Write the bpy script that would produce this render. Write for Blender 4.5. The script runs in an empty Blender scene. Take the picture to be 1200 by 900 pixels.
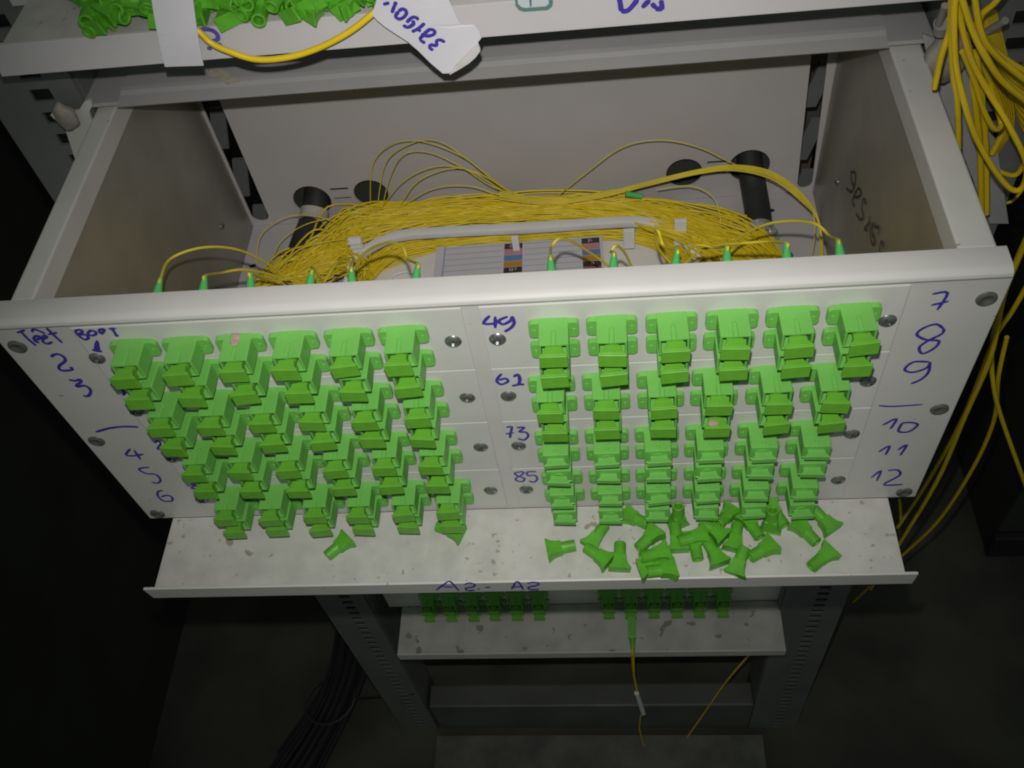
import bpy, bmesh, math, random
from mathutils import Vector, Matrix, noise
R = math.radians
random.seed(7)
scene = bpy.context.scene
COL = scene.collection

# ------------------------------------------------------------------ camera
CX = Vector((0.9933169951919352, 0.030106139279941324, -0.11142247278050288))
CY = Vector((0.04215004114484264, 0.8040812278452707, 0.5930234000933942))
CZ = Vector((-0.10744636380237911, 0.5937566836714333, -0.7974385741241442))
CAM = Vector((0.0651, -0.2937, 0.5182))
F = 1123.9
cd = bpy.data.cameras.new('camera'); cam = bpy.data.objects.new('camera', cd); COL.objects.link(cam)
M = Matrix.Identity(4)
for i in range(3):
    M[i][0], M[i][1], M[i][2], M[i][3] = CX[i], CY[i], -CZ[i], CAM[i]
cam.matrix_world = M
cd.sensor_width = 36; cd.lens = 36 * F / 1200; cd.clip_start = 0.01; cd.clip_end = 50
scene.camera = cam

# ------------------------------------------------------------------ dim room and the phone's flash beside the lens
w = bpy.data.worlds.new('World'); scene.world = w; w.use_nodes = True
w.node_tree.nodes['Background'].inputs[0].default_value = (0.80, 0.95, 0.85, 1)
w.node_tree.nodes['Background'].inputs[1].default_value = 0.10  # ambient fill, raised to lift the shadows as lens haze would
ld = bpy.data.lights.new('phone_flash', 'SPOT'); ld.energy = 8.7; ld.color = (1.0, 0.985, 0.935)
ld.spot_size = R(75); ld.spot_blend = 1.0; ld.shadow_soft_size = 0.0035
fl = bpy.data.objects.new('phone_flash', ld); COL.objects.link(fl)
fpos = CAM + CY * 0.028 - CX * 0.006
aim = CAM + CZ * 0.52 + CY * 0.035 + CX * 0.01
fl.location = fpos; fl.rotation_euler = (aim - fpos).to_track_quat('-Z', 'Y').to_euler()
vs = scene.view_settings
vs.view_transform = 'Standard'; vs.look = 'None'; vs.exposure = 0; vs.gamma = 1; vs.use_curve_mapping = False
scene.cycles.filter_width = 2.0   # a phone camera's soft pixels


# ------------------------------------------------------------------ helpers
def at(u, v, ax, val):
    """point of the photograph (1200 x 900) on the plane axis = val"""
    d = CX * ((u - 600) / F) + CY * (-(v - 450) / F) + CZ
    return CAM + d * ((val - CAM[ax]) / d[ax])

def link(name, me, mat, parent=None):
    o = bpy.data.objects.new(name, me); COL.objects.link(o)
    if mat is not None and not me.materials:
        for m in (mat if isinstance(mat, (list, tuple)) else [mat]): me.materials.append(m)
    if parent is not None: o.parent = parent
    return o

def tag(o, label=None, cat=None, group=None, kind=None):
    if label: o['label'] = label
    if cat: o['category'] = cat
    if group: o['group'] = group
    if kind: o['kind'] = kind
    return o

def empty(name, loc=(0, 0, 0), label=None, cat=None, group=None):
    o = bpy.data.objects.new(name, None); COL.objects.link(o); o.location = loc
    o.empty_display_size = .01
    return tag(o, label, cat, group)

def copy_tree(o, parent=None):
    c = o.copy(); COL.objects.link(c)
    if parent is not None: c.parent = parent
    for ch in list(o.children): copy_tree(ch, c)
    return c

class MB:
    def __init__(s): s.v = []; s.f = []
    def add(s, v, f):
        b = len(s.v); s.v += [Vector(x) for x in v]; s.f += [[i + b for i in q] for q in f]; return s
    def box(s, a, b):
        x0, y0, z0 = a; x1, y1, z1 = b
        return s.add([(x0,y0,z0),(x1,y0,z0),(x1,y1,z0),(x0,y1,z0),(x0,y0,z1),(x1,y0,z1),(x1,y1,z1),(x0,y1,z1)],
                     [(3,2,1,0),(4,5,6,7),(0,1,5,4),(1,2,6,5),(2,3,7,6),(3,0,4,7)])
    def frustum(s, y0, w0, h0, y1, w1, h1):
        return s.add([(-w0,y0,-h0),(w0,y0,-h0),(w0,y0,h0),(-w0,y0,h0),(-w1,y1,-h1),(w1,y1,-h1),(w1,y1,h1),(-w1,y1,h1)],
                     [(0,1,2,3),(7,6,5,4),(0,4,5,1),(1,5,6,2),(2,6,7,3),(3,7,4,0)])
    def prism(s, poly, ext):
        """poly: 3-D points of one face, ext: vector"""
        n = len(poly); e = Vector(ext)
        v = [Vector(p) for p in poly] + [Vector(p) + e for p in poly]
        return s.add(v, [list(range(n))[::-1], list(range(n, 2*n))] + [(i, (i+1) % n, n+(i+1) % n, n+i) for i in range(n)])
    def tube(s, pts, r, n=8, cap=True):
        pts = [Vector(p) for p in pts]; k = len(pts); rr = r if isinstance(r, (list, tuple)) else [r]*k
        t = [(pts[min(i+1,k-1)] - pts[max(i-1,0)]).normalized() for i in range(k)]
        a = Vector((0,0,1)) if abs(t[0].z) < .9 else Vector((1,0,0))
        u = t[0].cross(a).normalized(); vv = []
        for i in range(k):
            u = (u - t[i]*u.dot(t[i])).normalized(); w_ = t[i].cross(u)
            for j in range(n):
                g = 2*math.pi*j/n
                vv.append(pts[i] + (u*math.cos(g) + w_*math.sin(g))*rr[i])
        f = [(i*n+j, i*n+(j+1) % n, (i+1)*n+(j+1) % n, (i+1)*n+j) for i in range(k-1) for j in range(n)]
        if cap: f += [list(range(n))[::-1], list(range((k-1)*n, k*n))]
        return s.add(vv, f)
    def lathe(s, prof, n=20, axis='y'):
        """prof: (radius, height) pairs; revolved about the axis, height towards -y / +z"""
        vv = []
        for r, h in prof:
            for j in range(n):
                g = 2*math.pi*j/n; c, q = r*math.cos(g), r*math.sin(g)
                vv.append((c, -h, q) if axis == 'y' else (c, q, h))
        m = len(prof)
        return s.add(vv, [(i*n+j, i*n+(j+1) % n, (i+1)*n+(j+1) % n, (i+1)*n+j) for i in range(m-1) for j in range(n)]
                     + [list(range(n))[::-1], list(range((m-1)*n, m*n))])
    def ribbon(s, pts, nrm, wd, lift=0.0, th=0.00012):
        """pen stroke: a thin raised ribbon with rounded ends"""
        k = len(pts); nrm = Vector(nrm).normalized(); vv = []
        for i in range(k):
            t = (pts[min(i+1,k-1)] - pts[max(i-1,0)]); t = (t - nrm*t.dot(nrm)).normalized(); sd = nrm.cross(t)
            q = 1.22 * wd * (.55 if i in (0, k-1) else 1.0) * (1 + .16*noise.noise(pts[i]*900))
            h = nrm*(th + lift + .00004*i/k)
            vv += [pts[i] + sd*q/2 + h, pts[i] - sd*q/2 + h]
        f = [(2*i, 2*i+1, 2*i+3, 2*i+2) for i in range(k-1)]
        return s.add(vv, f)
    def build(s, name, mat, parent=None, bevel=0.0, seg=2, smooth=False):
        me = bpy.data.meshes.new(name); me.from_pydata([tuple(x) for x in s.v], [], s.f); me.update()
        bm = bmesh.new(); bm.from_mesh(me)
        bmesh.ops.recalc_face_normals(bm, faces=bm.faces)
        if bevel: 
            ed = [e for e in bm.edges if len(e.link_faces) == 2 and e.calc_face_angle(0) > .5]
            bmesh.ops.bevel(bm, geom=ed, offset=bevel, segments=seg, affect='EDGES', profile=.6)
        bm.to_mesh(me); bm.free()
        if smooth:
            for p in me.polygons: p.use_smooth = True
            try: me.set_sharp_from_angle(angle=R(40))
            except Exception: pass
        return link(name, me, mat, parent)

def smooth_path(pts, n=6):
    p = [Vector(q) for q in pts]
    if len(p) < 3:
        return [p[0].lerp(p[-1], i/ (n)) for i in range(n+1)]
    out = []
    for i in range(len(p)-1):
        a, b, c, d = p[max(i-1,0)], p[i], p[i+1], p[min(i+2,len(p)-1)]
        for j in range(n):
            t = j/n
            out.append(.5*((2*b) + (c-a)*t + (2*a-5*b+4*c-d)*t*t + (3*b-a-3*c+d)*t**3))
    out.append(p[-1]); return out

def sheet(name, outline, holes, th, mat, frame, parent=None):
    """flat plate with real holes: outline and holes are 2-D loops, frame maps local (x, y, z) to world"""
    cu = bpy.data.curves.new('loop', 'CURVE'); cu.dimensions = '2D'; cu.fill_mode = 'BOTH'; cu.extrude = th/2
    for lp in [outline] + holes:
        sp = cu.splines.new('POLY'); sp.points.add(len(lp)-1); sp.use_cyclic_u = True
        for q, pt in zip(lp, sp.points): pt.co = (q[0], q[1], 0, 1)
    tmp = bpy.data.objects.new('loop', cu); COL.objects.link(tmp)
    dg = bpy.context.evaluated_depsgraph_get(); dg.update()
    me = bpy.data.meshes.new_from_object(tmp.evaluated_get(dg)); bpy.data.objects.remove(tmp); bpy.data.curves.remove(cu)
    me.name = name; me.materials.clear(); me.transform(frame)
    for p in me.polygons: p.use_smooth = False
    return link(name, me, mat, parent)

def circ(x, y, r, n=28, sx=1): return [(x + r*sx*math.cos(2*math.pi*i/n), y + r*math.sin(2*math.pi*i/n)) for i in range(n)]
def rrect(x0, y0, x1, y1, r, n=5):
    out = []
    for cx, cy, a in ((x1-r,y1-r,0),(x0+r,y1-r,90),(x0+r,y0+r,180),(x1-r,y0+r,270)):
        out += [(cx + r*math.cos(R(a+90*i/n)), cy + r*math.sin(R(a+90*i/n))) for i in range(n+1)]
    return out

# ------------------------------------------------------------------ materials
def mat(name, col, rough=.5, metal=0.0, spec=.5, var=0.0, vscale=60, spots=None, bump=0.0, bscale=900, col2=None, coat=0.0, sss=0.0):
    m = bpy.data.materials.new(name); m.use_nodes = True; nt = m.node_tree; N = nt.nodes; L = nt.links
    b = N['Principled BSDF']
    b.inputs['Roughness'].default_value = rough; b.inputs['Metallic'].default_value = metal
    b.inputs['Specular IOR Level'].default_value = spec
    b.inputs['Coat Weight'].default_value = coat; b.inputs['Coat Roughness'].default_value = .12
    c = (*col, 1); b.inputs['Base Color'].default_value = c
    tc = N.new('ShaderNodeTexCoord'); src = None
    if var or col2 or spots:
        nz = N.new('ShaderNodeTexNoise'); nz.inputs['Scale'].default_value = vscale; nz.inputs['Detail'].default_value = 5
        L.new(tc.outputs['Object'], nz.inputs['Vector'])
        mx = N.new('ShaderNodeMix'); mx.data_type = 'RGBA'
        d = col2 or tuple(x*(1-var) for x in col)
        mx.inputs['A'].default_value = c; mx.inputs['B'].default_value = (*d, 1)
        mr = N.new('ShaderNodeMapRange'); mr.inputs['From Min'].default_value = .38; mr.inputs['From Max'].default_value = .68
        L.new(nz.outputs['Fac'], mr.inputs['Value']); L.new(mr.outputs['Result'], mx.inputs['Factor'])
        src = mx.outputs['Result']
        rr = N.new('ShaderNodeMapRange'); rr.inputs['To Min'].default_value = max(.05, rough-.08); rr.inputs['To Max'].default_value = rough+.12
        L.new(nz.outputs['Fac'], rr.inputs['Value']); L.new(rr.outputs['Result'], b.inputs['Roughness'])
    if spots:
        for sc, lo, scol in spots:
            vo = N.new('ShaderNodeTexNoise'); vo.inputs['Scale'].default_value = sc; vo.inputs['Detail'].default_value = 2.5; vo.inputs['Roughness'].default_value = .45
            L.new(tc.outputs['Object'], vo.inputs['Vector'])
            r2 = N.new('ShaderNodeMapRange'); r2.inputs['From Min'].default_value = lo; r2.inputs['From Max'].default_value = lo+.025
            L.new(vo.outputs['Fac'], r2.inputs['Value'])
            m2 = N.new('ShaderNodeMix'); m2.data_type = 'RGBA'; m2.inputs['B'].default_value = (*scol, 1)
            L.new(src, m2.inputs['A']); L.new(r2.outputs['Result'], m2.inputs['Factor']); src = m2.outputs['Result']
    if src: L.new(src, b.inputs['Base Color'])
    if bump:
        nb = N.new('ShaderNodeTexNoise'); nb.inputs['Scale'].default_value = bscale; nb.inputs['Detail'].default_value = 3
        L.new(tc.outputs['Object'], nb.inputs['Vector'])
        bp = N.new('ShaderNodeBump'); bp.inputs['Strength'].default_value = bump; bp.inputs['Distance'].default_value = .0004
        L.new(nb.outputs['Fac'], bp.inputs['Height']); L.new(bp.outputs['Normal'], b.inputs['Normal'])
    return m

WHITE = mat('white_powder_coat', (.60,.585,.56), .34, var=.07, vscale=26, bump=.10, bscale=1500, spots=[(210,.735,(.33,.29,.25))])
LIPM = mat('white_gloss_lip', (.60,.585,.565), .46, spec=.28, var=.05, vscale=26, bump=.05, bscale=1500)
PLATE = mat('white_plate_paint', (.61,.60,.575), .36, var=.06, vscale=40, bump=.08, bscale=1500)
SHELF = mat('dusty_white_shelf', (.58,.56,.53), .45, var=.16, vscale=70, bump=.12, bscale=900,
            spots=[(95,.685,(.33,.29,.25)), (260,.69,(.36,.32,.27))])
ZINC_WALL = mat('zinc_sheet', (.36,.345,.305), .36, metal=.45, var=.12, vscale=30, bump=.05, bscale=500)
INNER = mat('grey_white_interior', (.47,.445,.447), .42, var=.06, vscale=18, bump=.05)
COVER = mat('grey_cover_paint', (.38,.365,.37), .42, var=.07, vscale=25, bump=.08, spots=[(300,.76,(.24,.21,.18))])
UPPER = mat('upper_white_pink_cast', (.55,.52,.535), .4, var=.06, vscale=25, bump=.06)  # white paint with the lens's pinkish shading put into the colour
GREEN = mat('green_plastic', (.170,.500,.092), .44, var=.10, vscale=90, bump=.05, bscale=2500)
GREEN_CAP = mat('cap_green_plastic', (.140,.430,.034), .42, var=.12, vscale=140, bump=.05, bscale=2500)
GREEN_LOOSE = mat('loose_cap_green', (.112,.430,.026), .42, var=.2, vscale=160, bump=.06, bscale=2000)
BOOT = mat('boot_green', (.09,.46,.12), .4)
YELLOW = mat('yellow_fibre', (.74,.59,.045), .42, var=.2, vscale=60)
YELLOW_B = mat('yellow_fibre_bundle', (.76,.58,.014), .5, var=.12, vscale=90)
CORD = mat('yellow_cord', (.80,.56,.014), .36, var=.1, vscale=40)
INK = mat('blue_marker', (.065,.045,.40), .35, var=.25, vscale=500)
INK_DARK = mat('dark_marker', (.02,.018,.012), .4)
INK_VIOLET = mat('violet_marker', (.11,.10,.45), .4, var=.3, vscale=300)
STEEL = mat('screw_steel', (.31,.32,.31), .30, metal=.75, var=.35, vscale=350)
BOLT = mat('bright_zinc', (.50,.51,.50), .28, metal=.5, var=.3, vscale=300)
RIVET = mat('rivet_steel', (.20,.20,.19), .38, metal=.5, var=.3, vscale=400)
BLACK = mat('black_rubber', (.024,.025,.024), .5, var=.3, vscale=60)
RACK = mat('grey_rack_paint', (.165,.17,.168), .45, var=.15, vscale=20, bump=.05)
RACK_LOW = mat('grey_rack_paint_shaded', (.12,.125,.12), .5, var=.25, vscale=14)  # darker copy of the rack paint; flash falloff low down put into the colour
DARK = mat('dark_cabinet_paint', (.055,.06,.05), .6, var=.3, vscale=8)
PAPER = mat('white_paper', (.66,.635,.69), .7, var=.05, vscale=45, bump=.1, bscale=400)
CARD = mat('label_card', (.58,.56,.60), .55, var=.04)
TRAY = mat('white_tray_plastic', (.78,.765,.75), .4, var=.05)
PUTTY = mat('putty', (.34,.31,.265), .6, var=.3, vscale=120, bump=.4, bscale=200)
PEG = mat('aged_peg_plastic', (.30,.285,.26), .5)
PINK = mat('old_adhesive', (.48,.34,.30), .7, var=.3, vscale=300)
FLOORM = mat('dusty_concrete', (.105,.10,.083), .8, var=.5, vscale=6, bump=.3, bscale=60)
def flat(name, c): return mat(name, c, .6)

# ------------------------------------------------------------------ the room: floor, dark cabinets either side
g = MB().box((-3,-1.6,-1.06),(3,2.2,-1.0)).build('floor', FLOORM); tag(g, kind='structure')
g = MB().box((-3,1.3,-1.0),(3,1.4,1.2)).build('back_wall', mat('dark_room_wall', (.045,.04,.035), .8, var=.3, vscale=4)); tag(g, kind='structure')

cab = empty('cabinet', (-.56,.2,-1.0), 'black steel cabinet standing left of the rack in shadow', 'cabinet')
def under(o, p):
    o.parent = p; o.matrix_parent_inverse = Matrix.Translation(-Vector(p.location)); return o
under(MB().box((-1.3,-.02,-1),(-.70,.75,.9)).build('body', DARK, bevel=.003), cab)
under(MB().box((-.74,-.055,-1),(-.675,-.021,.9)).build('door_edge', mat('door_edge_paint', (.05,.055,.05), .5), bevel=.004), cab)

cab2 = empty('cabinet', (.60,.4,-1.0), 'black steel cabinet standing right of the rack behind hanging cords', 'cabinet')
under(MB().box((.66,.45,-1),(1.5,1.1,.9)).build('body', DARK, bevel=.004), cab2)
under(MB().box((.655,.435,-.99),(1.5,.449,-.93)).build('edge_strip', BLACK, bevel=.003), cab2)
tag(cab2)

# ------------------------------------------------------------------ rack frame
YR = .165
rack = empty('rack_frame', (0, YR, -1.0), 'grey open steel rack frame with slotted uprights carrying the drawers', 'rack')
for sgn, x0, x1 in ((-1,-.292,-.236),(1,.2435,.312)):
    xm = (-.2585 if sgn < 0 else .285); mb = MB(); z = -1.0
    mb.box((x0,YR-.002,-1.0),(xm-.0064,YR,.65)).box((xm+.0064,YR-.002,-1.0),(x1,YR,.65))
    while z < .64:
        mb.box((xm-.0064,YR-.002,z),(xm+.0064,YR,z+.0075)); z += .0159
    under(mb.build('upright', RACK), rack)
    xo = x0 if sgn < 0 else x1
    under(MB().box((xo-.0012,YR-.001,-1.0),(xo+.0012,YR+.06,.65)).build('upright_return', RACK), rack)
    xi_ = x1 if sgn < 0 else x0
    under(MB().box((xi_-.0012,YR+.0012,-1.0),(xi_+.0012,YR+.05,.65)).build('upright_return', RACK), rack)
    under(MB().box((x0+.004,YR+.006,-1.0),(x1-.004,YR+.008,.65)).build('slot_shade_sheet', BLACK), rack)  # black sheet added behind the slots to paint in their shade
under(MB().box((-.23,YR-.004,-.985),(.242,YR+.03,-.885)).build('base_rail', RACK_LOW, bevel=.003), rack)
under(MB().box((-.23,YR+.20,-.62),(.242,YR+.204,.6)).build('rear_panel', mat('rear_panel_paint', (.09,.08,.07), .7, var=.4, vscale=9, col2=(.16,.06,.035))), rack)
for x in (-.231, .2195):
    for k in range(5):
        under(MB().prism([(x-.011, .298, -.05+k*.05),(x+.001,.298,-.05+k*.05),(x+.011,.298,-.012+k*.05),(x-.001,.298,-.012+k*.05)], (0,.003,0)).build('rear_rail', RACK), rack)

under(MB().box((-.235,.005,-.998),(.262,.150,-.988)).build('base_plate', mat('dusty_base_paint',(.17,.17,.15),.6,var=.4,vscale=25)), rack)
# ------------------------------------------------------------------ drawer housing (fixed sleeve the drawer slides in)
hs = empty('drawer_housing', (0,.165,.2), 'grey sheet metal sleeve cover over the rear of the open drawer', 'housing')
prof = [(.1524,.2000),(.1534,.1988),(.1650,.2008),(.30,.2010),(.30,.2030),(.1672,.2030),(.1640,.2026),(.1610,.2014)]
cv = MB().prism([(-.2115,y,z) for y,z in prof], (.4265,0,0)).build('top_cover', COVER)
under(cv, hs)
for sgn, xa, xb in ((-1,-.2355,-.2119),(1,.2153,.2400)):
    under(MB().box((xa,.159,.1960),(xb,.30,.1985)).build('cover_wing', COVER, bevel=.0006), hs)
prof2 = [(59,135),(66,128),(77,133),(92,130),(99,119),(106,117),(108,124),(104,132),(110,146),(89,190),(77,153)]
under(MB().prism([at(u,v,1,.156) for u,v in prof2], (0,.002,0)).build('side_ear', WHITE), hs)
prof3 = [(1083,38),(1090,44),(1098,60),(1104,74),(1112,82),(1140,84),(1180,230),(1150,232),(1108,62),(1088,60)]
under(MB().prism([at(u,v,1,.157) for u,v in [(1081,40),(1092,44),(1100,62),(1106,78),(1140,80),(1168,170),(1182,262),(1160,262),(1090,80)]], (0,.002,0)).build('side_ear', COVER), hs)
def lump(name, c, r, mt, sc=(1,1,1), seed=0, par=None):
    bm = bmesh.new(); bmesh.ops.create_icosphere(bm, subdivisions=3, radius=1)
    for v in bm.verts:
        k = 1 + .25*noise.noise(v.co*1.6 + Vector((seed,0,0)))
        v.co = Vector((v.co.x*sc[0], v.co.y*sc[1], v.co.z*sc[2]))*r*k
    me = bpy.data.meshes.new(name); bm.to_mesh(me); bm.free()
    for p in me.polygons: p.use_smooth = True
    o = link(name, me, mt, par); o.location = c; return o
o = lump('putty_lump', at(77,137,1,.151), .0082, PUTTY, (.8,.5,1.1), 1); tag(o, 'beige putty lump pressed on the left upright beside the cover', 'putty', 'putty plugs on the rack uprights')
o = lump('putty_lump', at(1109,66,1,.150), .0120, PUTTY, (.9,.6,1.3), 4); tag(o, 'beige putty lump on the right upright behind the yellow cords', 'putty', 'putty plugs on the rack uprights')
sc_ = MB().prism([(p[0],p[1],.2026) for p in (at(249,77,2,.2026),at(257,80,2,.2026),at(284,97,2,.2026),at(268,100,2,.2026),at(256,92,2,.2026),at(245,88,2,.2026))], (0,0,.0006)).build('tape_scrap', mat('old_tape', (.50,.45,.36), .6, var=.3, vscale=200))
tag(sc_, 'torn beige tape scrap stuck on the grey cover below the paper strip', 'tape')

# ------------------------------------------------------------------ the open drawer
dr = empty('patch_tray', (0,0,0), 'open white steel fibre patch drawer with numbered front panel and shelf', 'drawer')
ZT = .1925; ZB = -.0063
# panel sheet, top lip, shelf
MB().box((-.2402,0,ZB),(.2402,.0018,.1866)).build('front_panel', WHITE, dr, bevel=.0005)
lipf = [(-.2395,y,z) for y,z in ((.0004,.1868),(-.0010,.1871),(-.0017,.1886),(-.0013,.1905),(.0002,.1919),(.0024,.1926),(.0130,.1930),(.0130,.1912),(.003,.1906),(.003,.1868))]
MB().prism(lipf, (.4785,0,0)).build('top_lip', LIPM, dr, bevel=.0004, seg=2, smooth=True)
sh = MB().box((-.2243,-.0486,ZB-.0016),(.2243,-.0002,ZB)).build('shelf', SHELF, dr)
MB().prism([(-.2315,-.0500,ZB-.0002),(-.2315,-.0486,ZB+.0002),(-.2315,-.0474,ZB-.0018),(-.2315,-.0474,ZB-.0150),(-.2315,-.0488,ZB-.0152)], (.463,0,0)).build('shelf_lip', WHITE, dr, bevel=.0003)
# side walls + flanges
MB().box((-.2215,.0132,-.001),(-.2200,.2615,ZT-.002)).build('side_wall', ZINC_WALL, dr)
MB().box((.2195,.0132,-.001),(.2210,.2615,ZT-.002)).build('side_wall', ZINC_WALL, dr)
def flange(xa, xb):
    return MB().prism([(xa,.0132,ZT-.014),(xa,.0132,ZT-.0006),(xa+.0006,.0132,ZT),(xb-.0006,.0132,ZT),(xb,.0132,ZT-.0006),(xb,.0132,ZT-.014)], (0,.27,0))
flange(-.2305,-.2185).build('wall_flange', WHITE, dr, bevel=.0008)
flange(.2185,.2352).build('wall_flange', WHITE, dr, bevel=.0008)
# floor with drilled holes
hl = [circ(*at(u,v,2,0).xy, .0026, 14, 1.2) for u,v in ((296,311),(826,251),(855,250),(903,246),(640,262),(520,290))]
fz = Matrix.Translation((0,0,-.0006))
sheet('drawer_floor', [(-.2198,.002),(.2193,.002),(.2193,.2615),(-.2198,.2615)], hl, .0012, INNER, fz, dr)
fb = Matrix(((1,0,0,0),(0,0,-1,.2628),(0,1,0,0),(0,0,0,1)))
HB = [circ(-.1645,.0225,.0150), circ(-.1167,.026,.0135), circ(.1226,.0261,.0135), circ(.1700,.0290,.0150)]
for a, b in ((-.1480,-.1330),(.1388,.1530)):
    zc = .0275 if a < 0 else .0295
    HB += [rrect(a, zc+.0036, b, zc+.0062, .0010, 3), rrect(a+.001, zc-.0055, b, zc-.0035, .0008, 3)]
def slot(xb0, xb1, xt0, xt1, z0, z1, r=.006, n=6):
    lp = [(xt0,z1),(xb0,z0+r)]
    lp += [(xb0+(xb1-xb0)*(.5-.5*math.cos(R(180*i/n))), z0+r-r*math.sin(R(180*i/n))) for i in range(1,n)]
    return lp + [(xb1,z0+r),(xt1,z1)]
HB += [slot(-.2180,-.2040,-.2180,-.2040,.0045,.198), slot(.2070,.2180,.1990,.2100,.0035,.198)]
sheet('back_wall', [(-.2215,-.001),(.2210,-.001),(.2210,.1995),(-.2215,.1995)], HB, .0014, INNER, fb, dr)
under(MB().box((-.19,.279,-.02),(.19,.281,.19)).build('inner_backing', DARK), hs)  # plate coloured dark so the wall holes read as shaded
# adapter plates
PX = ((-.1976,-.0050,-.1945,-.0124),(.0030,.1970,.0093,.1910))
ZC = (.1625,.1155,.0675,.0190)
PZ = ((.1393,.1862),(.0921,.1390),(.0430,.0918),(-.0018,.0427))
scr = MB().lathe([(.0042,0),(.0042,.0004),(.0036,.0011),(.0022,.0016),(.0001,.0018)], 22).build('screw', STEEL, smooth=True)
cut = MB().box((-.0026,-.004,-.0006),(.0026,-.0006,.0006)).box((-.0006,-.0041,-.0026),(.0006,-.0005,.0026)).build('cut', None)
bo = scr.modifiers.new('b','BOOLEAN'); bo.object = cut; bo.operation = 'DIFFERENCE'; bo.solver = 'EXACT'; bo.use_self = True
dg = bpy.context.evaluated_depsgraph_get(); dg.update()
SCREW = bpy.data.meshes.new_from_object(scr.evaluated_get(dg)); bpy.data.objects.remove(scr); bpy.data.objects.remove(cut); SCREW.name = 'screw'
RIV = MB().lathe([(.0048,0),(.0046,.0007),(.0034,.0013),(.0026,.0011),(.0016,.0005),(.0001,.0004)], 22).build('rivet', RIVET, smooth=True)
RIVM = RIV.data; bpy.data.objects.remove(RIV)
for c, (xa, xb, s0, s1) in enumerate(PX):
    for r in range(4):
        pl = MB().box((xa,-.0015,PZ[r][0]),(xb,-.0001,PZ[r][1])).build('adapter_plate', PLATE, dr, bevel=.00055)
        pl['label'] = ('upper left','second left','third left','bottom left')[r] + ' adapter plate' if c == 0 else 'adapter plate with number %d in blue marker' % (49,61,73,85)[r]
        for x in (s0, s1):
            s_ = link('screw', SCREW, None, pl); s_.location = (x + random.uniform(-.0004,.0004), -.0015, ZC[r]+.0002)
            s_.rotation_euler = (random.uniform(-.06,.06), random.uniform(0,3), random.uniform(-.06,.06))
for x in (-.2325,.2325):
    for z in (.1729,.086,0.0):
        s_ = link('rivet', RIVM, None, dr); s_.location = (x, 0, z); s_.rotation_euler = (0, random.uniform(0,3), 0)
for pos, rot in ((at(260,265,0,-.2200), R(90)), (at(981,213,0,.2195), R(-90))):
    s_ = link('screw', SCREW, None, dr); s_.location = pos; s_.rotation_euler = (0,0,rot); s_.scale = (.7,.9,.7)
for u, v in ((331,300),(312,333),(924,300)):
    s_ = link('screw', SCREW, None, dr); s_.location = at(u,v,2,.0002); s_.rotation_euler = (R(-90),0,0); s_.scale = (.8,1.4,.8)

# ------------------------------------------------------------------ handwriting
def writing(strokes, ox, oy, sc, ax, val, nrm, wd, parent, mt=INK, name='handwriting', n=4, label=None, wp=None):
    mb = MB()
    for i, st in enumerate(strokes):
        p = [at(ox + x/sc, oy + y/sc, ax, val) for x, y in st]
        mb.ribbon(smooth_path(p, n), nrm, wd, .00006*i)
    o = mb.build(name, mt)
    if parent is not None: under(o, parent) if parent.location.length else setattr(o, 'parent', parent)
    if label: o['label'] = label
    return o
FN = (0,-1,0)
PAN = -.0001; PLT = -.0016
A8 = 1200/140
writing([[(85,172),(165,140)],[(128,158),(190,225),(280,300)],[(240,163),(258,132),(370,175)],[(250,235),(272,200),(312,202),(300,232),(262,245),(312,268)],[(335,238),(385,212),(368,190),(342,215),(352,260),(400,276),(440,255)],[(383,115),(450,182),(545,268)],[(400,182),(490,162)]], 10,370,A8,1,PAN,FN,.0013,dr)
writing([[(430,415),(455,390),(510,387),(562,420),(568,455),(512,500),(512,532),(545,550),(640,540),(620,510)]],10,370,A8,1,PAN,FN,.0015,dr)
writing([[(605,640),(665,652),(722,640),(725,667),(690,690),(690,712),(760,700),(815,730),(825,770),(795,808),(750,798)]],10,370,A8,1,PAN,FN,.0015,dr)
writing([[(665,150),(700,192),(745,230)],[(665,150),(720,137),(742,160),(702,187),(770,187),(805,215),(780,235),(742,230)],[(812,150),(800,180),(840,196),(880,180),(870,155),(830,145),(808,160)],[(905,135),(935,177),(970,130)],[(905,133),(970,127)],[(1010,127),(1080,120)],[(1042,125),(1075,170),(1085,195),(1105,185)]],10,370,A8,1,PLT,FN,.0013,dr)
writing([[(890,245),(865,345)],[(890,245),(912,350)],[(890,260),(888,345)],[(838,335),(890,352),(942,352)]],10,370,A8,1,PLT,FN,.0013,dr)
writing([[(1140,740),(1165,778),(1148,800)]],10,370,A8,1,PLT,FN,.0014,dr)
writing([[(92,197),(200,165),(330,148),(470,152)]],100,480,7.5,1,PAN,FN,.0016,dr)
writing([[(608,292),(640,275),(662,300),(635,345),(692,345)],[(702,285),(722,312)]],100,480,7.5,1,PLT,FN,.0011,dr)
writing([[(395,343),(358,396),(420,405),(512,390)],[(428,353),(487,437)]],100,480,7.5,1,PAN,FN,.0014,dr)
writing([[(562,504),(472,520),(530,560),(622,570),(662,620),(630,646),(583,635)]],100,480,7.5,1,PAN,FN,.0013,dr)
writing([[(682,710),(640,720),(640,762),(690,801),(760,801),(762,770),(720,752),(668,765)]],100,480,7.5,1,PAN,FN,.0013,dr)
writing([[(930,655),(972,655),(935,690),(988,695)]],100,480,7.5,1,PLT,FN,.0014,dr)
writing([[(142,72),(88,142),(212,140)],[(190,78),(190,182)],[(300,78),(222,115),(260,147),(330,110),(338,75)],[(337,75),(357,130),(330,175),(272,212)]],555,360,7.5,1,PLT,FN,.0015,dr)
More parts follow.
